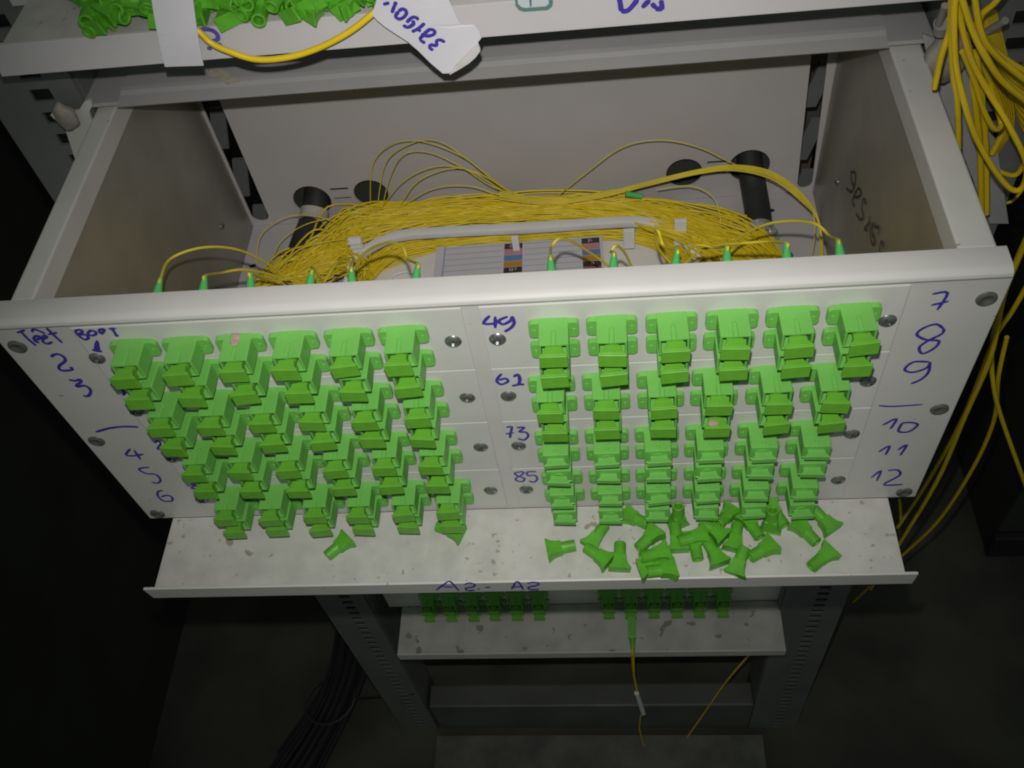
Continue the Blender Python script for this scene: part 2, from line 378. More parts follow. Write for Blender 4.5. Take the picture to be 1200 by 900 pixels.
writing([[(247,582),(203,640),(240,677),(302,652),(280,625),(222,640)],[(352,612),(388,588),(403,630),(396,676)],[(396,590),(410,632),(398,672)],[(338,688),(395,676),(447,674)]],555,360,7.5,1,PLT,FN,.0014,dr)
writing([[(163,142),(222,135),(210,200),(205,252)],[(158,210),(247,195)],[(273,142),(357,140),(300,185),(370,190),(397,230),(350,272),(288,255)]],575,485,9,1,PLT,FN,.0013,dr)
writing([[(312,610),(253,625),(290,655),(357,680),(335,712),(280,705),(265,680),(330,640),(347,615),(310,606)],[(482,608),(388,612),(395,650),(460,645),(492,680),(460,717),(403,705)]],575,485,9,1,PLT,FN,.0012,dr)
E3 = 415/120
writing([[(285,50),(347,45),(305,115)],[(280,95),(352,78)]],1010,330,E3,1,PAN,FN,.0013,dr)
writing([[(330,190),(300,172),(245,190),(223,215),(260,235),(312,240),(292,270),(245,291),(233,265),(270,238),(325,210),(331,188)]],1010,330,E3,1,PAN,FN,.0013,dr)
writing([[(275,325),(210,325),(173,355),(205,367),(260,350),(278,325)],[(276,325),(270,365),(240,395),(198,413)]],1010,330,E3,1,PAN,FN,.0013,dr)
writing([[(68,502),(130,505),(247,497)]],1010,330,E3,1,PAN,FN,.0011,dr)
writing([[(83,582),(140,555),(115,597)],[(165,570),(148,605),(190,607),(226,580),(200,570),(160,572)]],1010,330,E3,1,PAN,FN,.0013,dr)
writing([[(68,690),(112,665),(95,702)],[(145,682),(182,660),(155,704)]],1010,330,E3,1,PAN,FN,.0013,dr)
writing([[(38,795),(77,765),(60,807)],[(105,765),(145,763),(152,785),(88,822),(168,821)]],1010,330,E3,1,PAN,FN,.0013,dr)
LN = (0,-.99,.1)
writing([[(88,132),(200,48)],[(200,48),(230,55),(302,137)],[(150,97),(252,100)],[(355,75),(400,60),(450,75),(440,95),(370,110),(380,130),(450,128)],[(478,118),(497,118)],[(548,101),(597,100)],[(795,117),(835,50)],[(835,50),(862,48),(907,120)],[(808,95),(882,90)],[(943,60),(990,48),(1042,55),(1040,75),(958,95),(970,115),(1052,115)]],500,675,8,1,-.0503,LN,.0011,dr)
W8 = 655/80
writing([[(140,95),(180,100),(186,160),(175,230),(145,287),(98,250)],[(142,95),(150,190),(175,235)],[(215,245),(242,300),(205,337),(173,320),(215,245)],[(175,320),(158,370),(175,432)],[(292,410),(265,353),(250,440),(262,530),(230,550),(193,490)],[(325,515),(320,580),(273,642),(302,652)],[(345,580),(330,660),(345,770),(365,790),(375,740),(345,660),(372,580)],[(370,620),(412,630),(416,702)],[(425,862),(430,800),(445,763),(467,822)]],980,190,W8,0,.2194,(-1,0,0),.0016,dr,INK_DARK)

# ------------------------------------------------------------------ fibre adapters
BW, BH, BL = .0070, .0056, .0165
def adapter_body(dots=False):
    m = MB(); ow, oh, od = .0058, .0045, .0110
    x, y, z = BW, -BL, BH
    if dots: ow, oh, od = .0066, .0050, .0004
    v = [(-x,y,-z),(x,y,-z),(x,y,z),(-x,y,z),(-ow,y,-oh),(ow,y,-oh),(ow,y,oh),(-ow,y,oh),(-ow,y+od,-oh),(ow,y+od,-oh),(ow,y+od,oh),(-ow,y+od,oh)]
    f = [(0,1,5,4),(1,2,6,5),(2,3,7,6),(3,0,4,7),(4,5,9,8),(5,6,10,9),(6,7,11,10),(7,4,8,11),(8,9,10,11)]
    m.add(v, f)
    m.add([(-x,y,-z),(x,y,-z),(x,0,-z),(-x,0,-z)], [(0,1,2,3)])
    m.add([(-x,y,-z),(-x,y,z),(-x,0,z),(-x,0,-z)], [(0,1,2,3)]); m.add([(x,y,-z),(x,y,z),(x,0,z),(x,0,-z)], [(0,1,2,3)])
    if dots:
        m.add([(-x,y,z),(x,y,z),(x,0,z),(-x,0,z)], [(0,1,2,3)])
        for yy in (-.0102,-.0136):
            m.add([(c, q, h) for h, rr in ((z-.0002,.0013),(z+.0007,.0008)) for c, q in circ(0, yy, rr, 8)], [list(range(8,16))] + [(i,(i+1)%8,8+(i+1)%8,8+i) for i in range(8)])
    else:
        k, ys, dp = .0011, -.0075, .0007
        gv = [(-k,y,z),(-k,ys-.0009,z),(-.0006,ys,z),(.0006,ys,z),(k,ys-.0009,z),(k,y,z)]
        gl = [(a,b,c-dp) for a,b,c in gv]
        m.add(gv+gl+[(-x,y,z),(-x,0,z),(x,0,z),(x,y,z)], [(0,1,7,6),(1,2,8,7),(2,3,9,8),(3,4,10,9),(4,5,11,10),(6,7,8,9,10,11),
              (12,13,2,1,0),(13,14,3,2),(14,15,5,4,3)])
    o = m.build('body', GREEN); me = o.data; bpy.data.objects.remove(o)
    bm = bmesh.new(); bm.from_mesh(me); bmesh.ops.remove_doubles(bm, verts=bm.verts, dist=1e-6); bmesh.ops.recalc_face_normals(bm, faces=bm.faces)
    ed = [e for e in bm.edges if len(e.link_faces) == 2 and e.calc_face_angle(0) > 1.2 and e.calc_length() > .008]
    bmesh.ops.bevel(bm, geom=ed, offset=.0005, segments=2, affect='EDGES', profile=.6)
    bm.to_mesh(me); bm.free(); return me
BODY = adapter_body(); BODY_DOT = adapter_body(True)
m = MB().prism([(a,0,b) for a,b in rrect(-.0119,-.0053,.0119,.0053,.0022,4)], (0,-.0030,0))
for s_ in (-1,1): m.prism([(a,-.0031,b) for a,b in circ(s_*.0094,0,.0011,10)], (0,-.0003,0))
o = m.build('flange', GREEN, bevel=.0004, seg=2); FLG = o.data; bpy.data.objects.remove(o)
def cap_mesh(name, mt, nk, flare_l, rw, rh, rt, r=.0033):
    m = MB()
    n = 14
    ring = lambda y, q: [(q*math.cos(2*math.pi*i/n), y, q*math.sin(2*math.pi*i/n)) for i in range(n)]
    v = ring(.0088, r*.97)+ring(0, r)+ring(.0088, r*.62)+ring(.002, r*.6)
    f = [(i,(i+1)%n,n+(i+1)%n,n+i) for i in range(n)] + [(i,(i+1)%n,2*n+(i+1)%n,2*n+i) for i in range(n)] + [(2*n+i,2*n+(i+1)%n,3*n+(i+1)%n,3*n+i) for i in range(n)] + [list(range(3*n,4*n))]
    m.add(v, f)
    # flare: curved sides from the neck to the rim
    st = [(0.0006,nk,rh*.93),(-flare_l*.35,nk+.1*(rw-nk),rh*.93),(-flare_l*.7,nk+.42*(rw-nk),rh*.96),(-flare_l,rw,rh)]
    vv = []
    for y,a,b in st: vv += [(-a,y,-b),(a,y,-b),(a,y,b),(-a,y,b)]
    ff = [(0,1,2,3)] + [(4*i+j,4*i+(j+1)%4,4*i+4+(j+1)%4,4*i+4+j) for i in range(3) for j in range(4)] + [(12,13,14,15)]
    m.add(vv, ff)
    m.box((-rw-.0001,-flare_l-rt,-rh-.0001),(rw+.0001,-flare_l+.0002,rh+.0001))
    o = m.build(name, mt, bevel=.00025, seg=1); me = o.data; bpy.data.objects.remove(o); return me
CAP = cap_mesh('dust_cap', GREEN_CAP, .0038, .0050, .0064, .0040, .0013)
CAP_B = cap_mesh('dust_cap', GREEN, .0045, .0040, .0065, .0017, .0004)
CAP_L = cap_mesh('dust_cap', GREEN_LOOSE, .0036, .0078, .0064, .0036, .0010, .0037)

def make_adapter(body, cap):
    t = empty('fibre_adapter'); link('body', body, None, t); link('flange', FLG, None, t)
    c = link('dust_cap', cap, None, t); c.location = (0,-BL+.0004,0); return t
protoA = make_adapter(BODY, CAP); protoB = make_adapter(BODY_DOT, CAP_B)
used = set()
ORD = ('first','second','third','fourth','fifth','sixth')
PLN = (('top left-hand plate','second left-hand plate','third left-hand plate','bottom left-hand plate'),
       ('top right-hand plate','second right-hand plate','third right-hand plate','bottom right-hand plate'))
XC = ([-.1700+.0270*k for k in range(6)], [.0370+.0275*k for k in range(6)])
DX = ((0,-.0002,-.0004,-.0006),(0,-.0044,-.0058,-.0052))
DZ = (((0,0),(.0028,.0030),(.0050,.0040),(.0012,.0050)), ((0,.0030),(.0030,.0038),(.0012,.0022),(.0070,.0052)))
for c in range(2):
    for r in range(4):
        for q in range(2):
            for k in range(6):
                kind = 'B' if (c == 1 and r >= 2) else 'A'
                src = protoB if kind == 'B' else protoA
                if kind in used: t = copy_tree(src)
                else: t = src; used.add(kind)
                x = XC[c][k] + DX[c][r] + random.uniform(-.0003,.0003)
                if c == 1: x -= (0,0,0,.0002*k)[r]
                z = ZC[r] - .0010 + (.0092 if q == 0 else -.0092) + DZ[c][r][q]
                t.location = (x, -.0016, z); t.rotation_euler = (random.uniform(-.015,.015), random.uniform(-.025,.025), random.uniform(-.02,.02))
                for ch in t.children:
                    if ch.name.startswith('dust_cap'):
                        ch.rotation_euler = (random.uniform(-.05,.03), random.uniform(-.05,.05), random.uniform(-.07,.07))
                        ch.location = (random.uniform(-.0003,.0003), -BL + random.uniform(-.0006,.0006), random.uniform(-.0003,.0003))
                side = '%s from left' % ORD[k]
                tag(t, 'green capped fibre adapter, %s row of the %s, %s' % (('upper','lower')[q], PLN[c][r], side), 'adapter', 'green fibre adapters on the front panel')
                if (c, r, q, k) == (0,0,0,2):
                    sm = lump('adhesive_smear', (-.001,-.0035,BH+.0002), .0026, PINK, (1,1.5,.12), 3, t)
                    t['label'] = 'green capped fibre adapter with pinkish smear on top, top left-hand plate, third from left'
                if (c, r, q, k) == (1,1,1,3):
                    sm = lump('adhesive_smear', (-.002,-BL-.0040,.0034), .0026, PINK, (1.1,1.1,.22), 9, t)
                    t['label'] = 'green fibre adapter with pinkish smear on its cap, lower row of second right-hand plate'

# ------------------------------------------------------------------ loose dust caps on the drawer's shelf
SZ = ZB + .0035
def loose_cap(u0, v0, u1, v1, label, z=SZ, mesh=CAP_L, roll=0, tilt=0, group='loose dust caps lying on the shelf'):
    """tube end at (u0, v0), rim at (u1, v1)"""
    a = at(u0,v0,2,z); b = at(u1,v1,2,z); d = b - a
    o = link('dust_plug', mesh, None); mid = (a+b)/2
    yaw = math.atan2(d.y, d.x) + math.pi/2
    Rm = Matrix.Rotation(yaw,4,'Z') @ Matrix.Rotation(tilt,4,'X') @ Matrix.Rotation(roll,4,'Y')
    o.matrix_world = Matrix.Translation(mid) @ Rm @ Matrix.Translation((0,-.0008,0))
    tag(o, label, 'dust cap', group); return o
K = 1200/420
def C8(x, y): return 600 + x/K, 560 + y/K
caps = [
 ((215,225),(122,243),'loose green dust cap lying alone, leftmost of right-hand pile, rim towards left',0,0),
 ((312,158),(262,225),'loose green dust cap slanting out below the second adapter of the right block',0,.1),
 ((248,232),(318,280),'loose green dust cap crossing under its neighbour, second from left in the pile',0,0),
 ((362,215),(360,303),'loose green dust cap standing out with rim towards shelf edge, beside leftmost pair',0,0),
 ((440,150),(398,128),'loose green dust cap with rim turned left below third adapter column',0,.15),
 ((425,235),(480,180),'loose green dust cap tilted with tube towards lower left, at cluster top',.0025,0),
 ((440,268),(505,245),'loose green dust cap in the three-cap cluster at shelf edge, middle one',.0045,.2),
 ((505,290),(450,305),'loose green dust cap in the three-cap cluster, nearest the shelf edge',0,0),
 ((545,155),(556,238),'loose green dust cap with its rim flat towards the viewer right of cluster',0,0),
 ((622,272),(606,195),'loose green dust cap with round tube end towards the shelf edge',0,0),
 ((650,205),(695,285),'loose green dust cap slanting right with wide rim at lower right, mid pile',.001,0),
 ((640,150),(700,195),'loose green dust cap half hidden under the fourth bottom adapter, slanting right',0,0),
 ((690,160),(735,105),'loose green dust cap leaning up between fourth and fifth bottom adapters',.002,.3),
 ((755,155),(742,232),'loose green dust cap with tube pointing up the shelf, centre of right half',0,0),
 ((775,245),(752,305),'loose green dust cap with broad rim near shelf edge under upright neighbour',.001,.2),
 ((795,268),(872,222),'loose green dust cap with rim at upper right, right of the middle pile',0,0),
 ((822,188),(790,140),'loose green dust cap poking out below the fifth bottom adapter, round end down',0,0),
 ((1022,220),(955,150),'loose green dust cap below last bottom adapter with round end towards lower right',0,0),
 ((1012,110),(1068,165),'loose green dust cap at right end beside last adapter, rim lower right',0,.1),
 ((1000,300),(1065,245),'loose green dust cap farthest right near shelf edge, tube lower left',0,0),
 ((905,150),(870,100),'loose green dust cap under the ring-end cap between last two adapters',0,0),
 ((470,315),(520,305),'loose green dust cap squeezed against the lip at bottom of the cluster',.002,.2),
 ((560,215),(640,190),'loose green dust cap lying across two others in mid pile',.0035,.1)]
for a, b, lb, dz, tl in caps:
    (u0,v0),(u1,v1) = C8(*a), C8(*b); loose_cap(u0,v0,u1,v1,lb,SZ+dz, roll=random.uniform(-.15,.15), tilt=tl)
loose_cap(383,652,407,632,'loose green dust cap lying alone under the left block of adapters')
loose_cap(514,617,537,625,'loose green dust cap half hidden under the left block\'s last adapter')
for u, v, lb in ((795,600,'loose green dust cap standing on its rim with open ring end up, left one'),(905,605,'loose green dust cap standing on its rim with open ring end up, right one')):
    o = link('dust_plug', CAP_L, None); p = at(u,v,2,ZB+.012)
    o.matrix_world = Matrix.Translation((p.x,p.y,ZB+.0075)) @ Matrix.Rotation(R(78),4,'X') @ Matrix.Rotation(.4 if u < 850 else -.3,4,'Y')
    tag(o, lb, 'dust cap', 'loose dust caps lying on the shelf')

# ------------------------------------------------------------------ inside the drawer: splice tray, label card
tr = empty('splice_tray', (0,.19,0), 'white plastic splice tray with curved rim standing on the drawer floor', 'splice tray')
rim = [(408,335,.016),(414,312,.022),(425,297,.026),(450,282,.029),(480,275,.030),(540,271,.030),(604,268,.030),(670,264,.030),(740,260,.030),(770,264,.029),(792,274,.027),(808,290,.023),(818,308,.018)]
rp = smooth_path([at(u,v,2,z) for u,v,z in rim], 5)
mb = MB()
hw, hh = .0022, .0026
vv = []; 
for i, p in enumerate(rp):
    t = (rp[min(i+1,len(rp)-1)]-rp[max(i-1,0)]); t.z = 0; t.normalize(); s_ = Vector((0,0,1)).cross(t)
    vv += [p+s_*hw*1.6+Vector((0,0,hh)), p-s_*hw*1.6+Vector((0,0,hh)), p-s_*hw-Vector((0,0,hh+.001)), p+s_*hw-Vector((0,0,hh+.001))]
mb.add(vv, [(4*i+j,4*i+(j+1)%4,4*i+4+(j+1)%4,4*i+4+j) for i in range(len(rp)-1) for j in range(4)]+[(3,2,1,0),tuple(4*(len(rp)-1)+j for j in range(4))])
under(mb.build('tray_rim', TRAY, bevel=.0005, smooth=True), tr)
base = [(430,345),(440,312),(470,296),(520,288),(700,276),(760,280),(795,300),(805,330)]
under(MB().prism([at(u,v,2,.006) for u,v in base], (0,0,-.0015)).build('tray_base', TRAY), tr)
def tab(u, v, wd, h, z, ridges=0):
    b = at(u,v,2,z)
    under(MB().box((b.x-wd/2,b.y-.0015,b.z-.012),(b.x+wd/2,b.y+.0015,b.z+h)).build('tab', TRAY, bevel=.0006), tr)
    for k in range(ridges):
        under(MB().box((b.x-wd/2+.001*k-.0004,b.y-.0036,b.z+h-.004*(k+1)),(b.x+wd/2-.0005*k,b.y-.0017,b.z+h-.004*(k+1)+.0018)).build('tab_ridge', TRAY, bevel=.0003), tr)
tab(419,290,.0095,.010,.031,3); tab(797,272,.0085,.012,.031); tab(604,283,.005,.005,.028); tab(737,276,.008,.006,.027)
under(MB().prism([at(u,v,2,.0125) for u,v in ((752,318),(757,301),(765,297),(770,303),(778,296),(784,301),(776,312),(783,322),(770,330))], (0,0,-.004)).build('clip', TRAY), tr)
under(MB().tube(smooth_path([at(u,v,2,.010) for u,v in ((455,330),(462,322),(478,318),(490,324),(486,336))],4), .0012, 6).build('clip', TRAY, smooth=True), tr)

CZ_ = .0200
cardq = [(512,290),(705,276.5),(709,322),(506,338)]
card = MB().prism([at(u,v,2,CZ_) for u,v in cardq], (0,0,-.0006)).build('label_card', CARD)
tag(card, 'white ruled label card with coloured patches lying inside the splice tray', 'label card')
def cpt(s, t, dz=.0002):
    a, b, c, d = [at(u,v,2,CZ_) for u,v in cardq]
    p = (a.lerp(b,s)).lerp(d.lerp(c,s), t); p.z += dz; return p
cols = [(.06,.04,.04),(.50,.22,.24),(.10,.22,.42),(.48,.22,.03),(.04,.03,.03),(.45,.05,.06)]
for s0, s1 in ((.415,.525),(.878,.985)):
    for i, cc in enumerate(cols):
        t0 = .035 + i*.150; q = MB().add([cpt(s0,t0),cpt(s1,t0),cpt(s1,t0+.143),cpt(s0,t0+.143)], [(0,1,2,3)]).build('colour_patch', flat('patch_ink', cc), card)
GREYINK = flat('grey_ink', (.28,.27,.33))
for i in range(7):
    t0 = .06+i*.14
    for s0, s1 in ((.05,.405),(.535,.868)):
        MB().add([cpt(s0,t0),cpt(s1,t0),cpt(s1,t0+.010),cpt(s0,t0+.010)], [(0,1,2,3)]).build('ruled_line', GREYINK, card)
MB().add([cpt(.05,.0),cpt(.056,.0),cpt(.056,.98),cpt(.05,.98)], [(0,1,2,3)]).build('ruled_line', flat('blue_ink', (.2,.25,.5)), card)
WINK = flat('white_ink', (.6,.6,.6))
for (sc0, t0, strokes) in ((.452,.665,[[(0,0),(1,0),(1,1),(0,1),(0,0)],[(1.5,0),(2.4,0),(1.9,1)]]),(.915,.665,[[(0.8,0),(1.6,0),(1.6,1),(.8,1),(.8,0)],[(.8,.5),(1.6,.5)]]),(.452,.075,[[(0,0),(1,0),(1,1),(0,1),(0,0)],[(1.5,0),(1.5,1)]]),(.915,.075,[[(0,0),(.8,0),(.4,.5),(.8,.6),(.6,1),(0,1)],[(1.4,0),(1.4,1)]])):
    mb = MB()
    for st in strokes: mb.ribbon([cpt(sc0+.016*x, t0+.06*y, .0003) for x,y in st], (0,0,1), .0005)
    mb.build('print', WINK, card)

# ------------------------------------------------------------------ black cable tubes, clamp
t1 = empty('feeder_cable', (.17,.24,.01), 'thick black feeder cable entering the right rear hole to a clamp', 'cable', 'black feeder cables')
pth = smooth_path([(.1715,.279,.030),(.1718,.266,.0225),(.1735,.250,.0140),(.1740,.232,.0112),(.1728,.206,.0110)],6)
under(MB().tube(pth,.0096,18).build('jacket', BLACK, smooth=True), t1)
e_ = pth[-1]
ringp = []
def ring_clamp(c, r, wd, mt, par, nm):
    m_ = MB(); n = 24; vv = []
    for y, q in ((-wd/2,r),(-wd/2,r+.0012),(wd/2,r+.0012),(wd/2,r)):
        vv += [(c[0]+q*math.cos(2*math.pi*i/n), c[1]+y, c[2]+q*math.sin(2*math.pi*i/n)) for i in range(n)]
    m_.add(vv, [(a*n+i,a*n+(i+1)%n,((a+1)%4)*n+(i+1)%n,((a+1)%4)*n+i) for a in range(4) for i in range(n)])
    return under(m_.build(nm, mt, smooth=True), par)
ring_clamp((e_.x,e_.y+.003,e_.z), .0098, .009, BOLT, t1, 'clamp_ring')
b = at(904,274,2,.014)
under(MB().lathe([(.0045,-.004),(.0045,.002),(.0036,.0042),(.0001,.0048)],6,'z').build('clamp_bolt', BOLT), t1).location = b - Vector(t1.location) + Vector(t1.location)
under(MB().lathe([(.0058,-.006),(.0058,-.002),(.0001,-.0018)],16,'z').build('clamp_washer', BOLT), t1).location = b
under(MB().tube(smooth_path([(e_.x,e_.y+.002,e_.z),(e_.x+.003,e_.y-.02,e_.z-.002),(e_.x+.010,e_.y-.04,.007)],5),[.0075]*11,12).build('fibre_core', YELLOW_B, smooth=True), t1)
t2 = empty('feeder_cable', (-.165,.24,.01), 'thick black feeder cable with white paper collar entering the left rear hole', 'cable', 'black feeder cables')
pth = smooth_path([(-.1610,.279,.026),(-.1625,.266,.0200),(-.1650,.250,.0125),(-.1685,.232,.0108),(-.1700,.214,.0106)],6)
under(MB().tube(pth,.0104,18).build('jacket', BLACK, smooth=True), t2)
under(MB().tube(pth[9:14],.0112,18).build('paper_collar', mat('collar_paper', (.42,.40,.37), .7, var=.2, vscale=100), smooth=True), t2)

# ------------------------------------------------------------------ yellow fibre: the bundle and single fibres
bm_ = MB()
rnd = random.Random(3)
def bundle(ctrl, count, su, sv, z0, z1, r=.00068, n=5, part=False):
    for i in range(count):
        zz = rnd.uniform(z0, z1); ou, ov = rnd.gauss(0,1), rnd.gauss(0,1); pts = []
        kk = len(ctrl)
        s0 = rnd.choice((0,0,0,1)) if part else 0
        s1 = kk - (rnd.choice((0,0,0,1)) if part else 0)
        for j, (u, v, k) in list(enumerate(ctrl))[s0:s1]:
            pts.append(at(u + su*k*(ou*.8+rnd.gauss(0,.6)), v + sv*k*(ov*.75+rnd.gauss(0,.58)), 2, max(.002, zz + rnd.uniform(-.003,.003))))
        bm_.tube(smooth_path(pts,4), r, n, cap=False)
main = [(322,345,1.6),(348,322,1.5),(382,296,1.4),(416,266,1.15),(455,256,1.05),(520,250,.9),(590,248,.85),(650,245,.85),(720,247,.9),(780,256,1.0),(825,272,1.1),(862,292,1.3),(885,318,1.4)]
bundle(main, 210, 9, 8, .010, .030, part=True)
bundle([(415,266,1.2),(470,253,1),(560,248,1),(640,244,1),(720,246,1),(800,262,1)], 120, 6, 8, .010, .028)
bundle([(318,350,1.2),(340,325,1.5),(372,300,1.5),(412,300,1.2),(420,330,1)], 44, 10, 9, .008, .03)
bundle([(415,345,1),(432,318,1.1),(470,292,1),(540,281,.7),(620,277,.7),(700,272,.7),(760,277,1),(790,292,1.2),(800,320,1.3)], 130, 4.5, 6, .004, .016)
bundle([(770,262,.9),(820,280,1.2),(850,298,1.4),(870,325,1.4)], 66, 11, 8, .008, .036)
bundle([(805,282,1),(830,296,1.2),(840,330,1)], 24, 12, 8, .006, .03)
bundle([(690,240,.7),(760,236,.8),(830,246,.8),(876,262,.9),(905,290,1),(915,320,1)], 9, 7, 6, .012, .03)
bo_ = bm_.build('fibre_bundle', YELLOW_B, smooth=True)
tag(bo_, 'dense bundle of thin yellow fibres running round the white splice tray', 'fibre bundle', kind='stuff')

def fibre(path, label, r=.00037, mt=YELLOW, name='loose_fibre', cat='fibre', group='single yellow fibres looping above the bundle', n=6, sm=6):
    o = MB().tube(smooth_path([at(u,v,1,y) for u,v,y in path], sm), r, n).build(name, mt, smooth=True)
    return tag(o, label, cat, group)
Y0 = .235
fibre([(436,262,.24),(434,225,.245),(438,190,.245),(462,168,.24),(498,166,.235),(545,185,.232),(590,220,.23),(640,235,.23),(720,222,.23)], 'thin yellow fibre looping highest over left rear hole then dropping right')
fibre([(442,265,.24),(445,222,.244),(456,185,.242),(490,165,.238),(520,168,.236),(560,196,.233),(600,225,.231),(650,236,.23)], 'thin yellow fibre rising through the left rear hole, second highest arc')
fibre([(448,265,.24),(452,225,.243),(470,184,.24),(500,178,.238),(540,195,.234),(585,222,.231),(650,237,.23)], 'thin yellow fibre rising steeply beside the left hole, third highest arc')
fibre([(440,255,.24),(470,215,.24),(510,195,.238),(550,200,.235),(600,228,.231),(660,236,.23)], 'thin yellow fibre in a low slanting arc from left hole towards middle')
fibre([(470,240,.24),(490,212,.238),(530,197,.236),(565,205,.234),(610,230,.231),(680,234,.23)], 'thin yellow fibre in a wide low arc over the bundle left of centre')
fibre([(468,245,.24),(505,222,.238),(550,218,.235),(600,232,.232),(680,236,.23)], 'thin yellow fibre nearly level above bundle, lowest of the left arcs')
fibre([(655,228,.235),(690,200,.236),(730,172,.237),(775,164,.237),(820,173,.236),(862,193,.234),(900,205,.23)], 'thin yellow fibre in the tall thin arc between centre and right rear hole')
for i, (dv, du) in enumerate(((0,0),(2.5,1),(5,-2),(8,3))):
    fibre([(585,225+dv,.23),(640,236+dv*.4,.23),(700,228+dv*.5,.23),(760,213+dv*.5,.23),(820,199+dv*.5,.228),(862,194+dv*.7,.222),(905,202+dv,.21),(940,228+dv,.195),(960,262,.175),(962+du,315,.165)],
          ('topmost','second','third','lowest')[i] + ' yellow fibre of the strand crossing the right rear hole and bending down', r=.0007)
fibre([(770,222,.23),(810,218,.228),(836,232,.222),(845,262,.21),(842,285,.2)], 'thin yellow fibre curling down between the two small floor holes at right')
fibre([(905,203,.21),(935,222,.2),(952,248,.19),(955,275,.18),(950,310,.175)], 'thin pale yellow fibre hanging outermost right of the black feeder cable')
fibre([(300,335,.20),(302,290,.215),(312,268,.225),(340,253,.23),(372,254,.228),(395,262,.22)], 'yellow fibre looping over the left black feeder cable beside zinc wall')
fibre([(318,340,.19),(318,310,.205),(330,282,.215),(356,264,.222),(385,256,.225)], 'yellow fibre making the inner loop round the left black cable')
fibre([(326,315,.18),(350,293,.19),(375,285,.2),(405,280,.2)], 'yellow fibre slanting across the left cable end beneath both loops', r=.0006)
mk = MB().tube([at(733,227,1,.227),at(752,230,1,.227)], .0021, 10).build('marker_sleeve', BOOT, smooth=True); tag(mk, 'small green marker sleeve clipped on the yellow strand at right of centre', 'marker sleeve')

# pigtails plugged into the back of the top row
def pigtail(x, path, lab, show=True):
    t = empty('fibre_pigtail', (x,.03,.171), lab, 'pigtail', 'fibre pigtails plugged in behind the panel')
    dirv = Vector((random.uniform(-.10,.16),.90,.34)).normalized()
    p0 = Vector((x,.006,.1630)); p1 = p0 + dirv*.020; p2 = p1 + dirv*.0125; p3 = p2 + dirv*.003
    under(MB().tube([p0,p1],.0046,8).build('connector', BOOT, smooth=True), t)
    under(MB().tube([p1,p1+dirv*.004,p2,p3],[.0036,.0030,.0016,.0012],12).build('boot', BOOT, smooth=True), t)
    pts = [p2, p3] + [at(u,v,1,y) for u,v,y in path]
    under(MB().tube(smooth_path(pts,7),.00075,7).build('fibre', YELLOW, smooth=True), t)
    return t
pig = [
 (-.1700,[(200,303,.062),(238,290,.075),(280,293,.09),(318,312,.105),(345,335,.11)],'green fibre pigtail with wide arc along zinc wall, leftmost of the row'),
 (-.1430,[(258,320,.062),(285,316,.075),(318,322,.09),(350,335,.1)],'green fibre pigtail with low arc, second from left of the row'),
 (-.1160,[(318,329,.06),(345,326,.075),(375,332,.09)],'green fibre pigtail barely above the lip, third from left of the row'),
 (-.0890,[(366,314,.058),(375,325,.065),(382,338,.07)],'green fibre pigtail beside the dense fibre knot, fourth from left of the row'),
 (-.0620,[(414,303,.058),(407,301,.063),(392,312,.07),(378,334,.07)],'green fibre pigtail bent back left before the tray, fifth from left of the row'),
 (-.0350,[(478,304,.058),(472,290,.066),(455,284,.075),(430,294,.085),(408,318,.09)],'green fibre pigtail arching left over the white tray rim, sixth from left'),
 (.0370,[(646,290,.058),(655,280,.064),(672,284,.072),(700,302,.082),(718,316,.085)],'green fibre pigtail arching right over the white label card'),
 (.0645,[(716,295,.056),(722,288,.06),(732,296,.066),(740,312,.07)],'green fibre pigtail with tight loop right of the label card'),
 (.0920,[(778,288,.056),(772,272,.06),(768,272,.064),(772,292,.068),(790,312,.07)],'green fibre pigtail with tall narrow loop before the tray end'),
 (.1195,[(838,290,.058),(815,288,.066),(795,305,.074),(785,318,.076)],'green fibre pigtail curving left at the tray\'s right end'),
 (.1470,[(900,283,.058),(870,285,.066),(845,287,.074),(820,294,.082),(800,312,.085)],'green fibre pigtail with long flat arc running left, second from right'),
 (.1745,[(972,276,.06),(955,262,.072),(925,259,.085),(895,264,.095),(865,280,.105),(845,305,.11)],'green fibre pigtail beside the right zinc wall, rightmost of the row')]
for x, pa, lb in pig: pigtail(x, pa, lb)

# ------------------------------------------------------------------ unit above: shelf heaped with caps
US = empty('upper_shelf_unit', (0,.108,.27), 'white shelf of the unit above with marker scribbles along its lip', 'shelf unit')
under(MB().box((-.2243,.1095,.2705),(.2243,.1545,.2720)).build('shelf', SHELF), US)
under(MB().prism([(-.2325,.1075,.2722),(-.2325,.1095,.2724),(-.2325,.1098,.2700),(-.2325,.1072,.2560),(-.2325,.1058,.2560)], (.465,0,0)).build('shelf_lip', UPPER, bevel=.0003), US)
under(MB().box((-.2402,.1555,.2640),(.2402,.1575,.42)).build('front_panel', WHITE, bevel=.0005), US)
writing([[(640,352),(720,340),(800,360),(850,410),(848,460),(790,482)]],170,0,10,1,.1062,FN,.0018,US,INK_VIOLET)
writing([[(725,560),(785,572)],[(860,498),(892,537)]],170,0,10,1,.1058,FN,.0016,US,INK_VIOLET)
writing([[(785,-25),(797,0),(808,72)],[(806,70),(850,65),(900,10),(905,-15)],[(940,48),(990,-5)],[(1000,18),(1030,50)],[(1025,52),(1066,50),(1060,-5)]],580,0,5.4545,1,.1060,FN,.0020,US,INK)
stq = [at(u,v,1,.1056) for u,v in ((602,-22),(604,6),(608,11),(614,13),(642,11),(647,7),(648,2),(646,-24))]
stk = under(MB().prism(stq,(0,-.0004,0)).build('sticker', flat('sticker_green',(.10,.22,.19))), US)
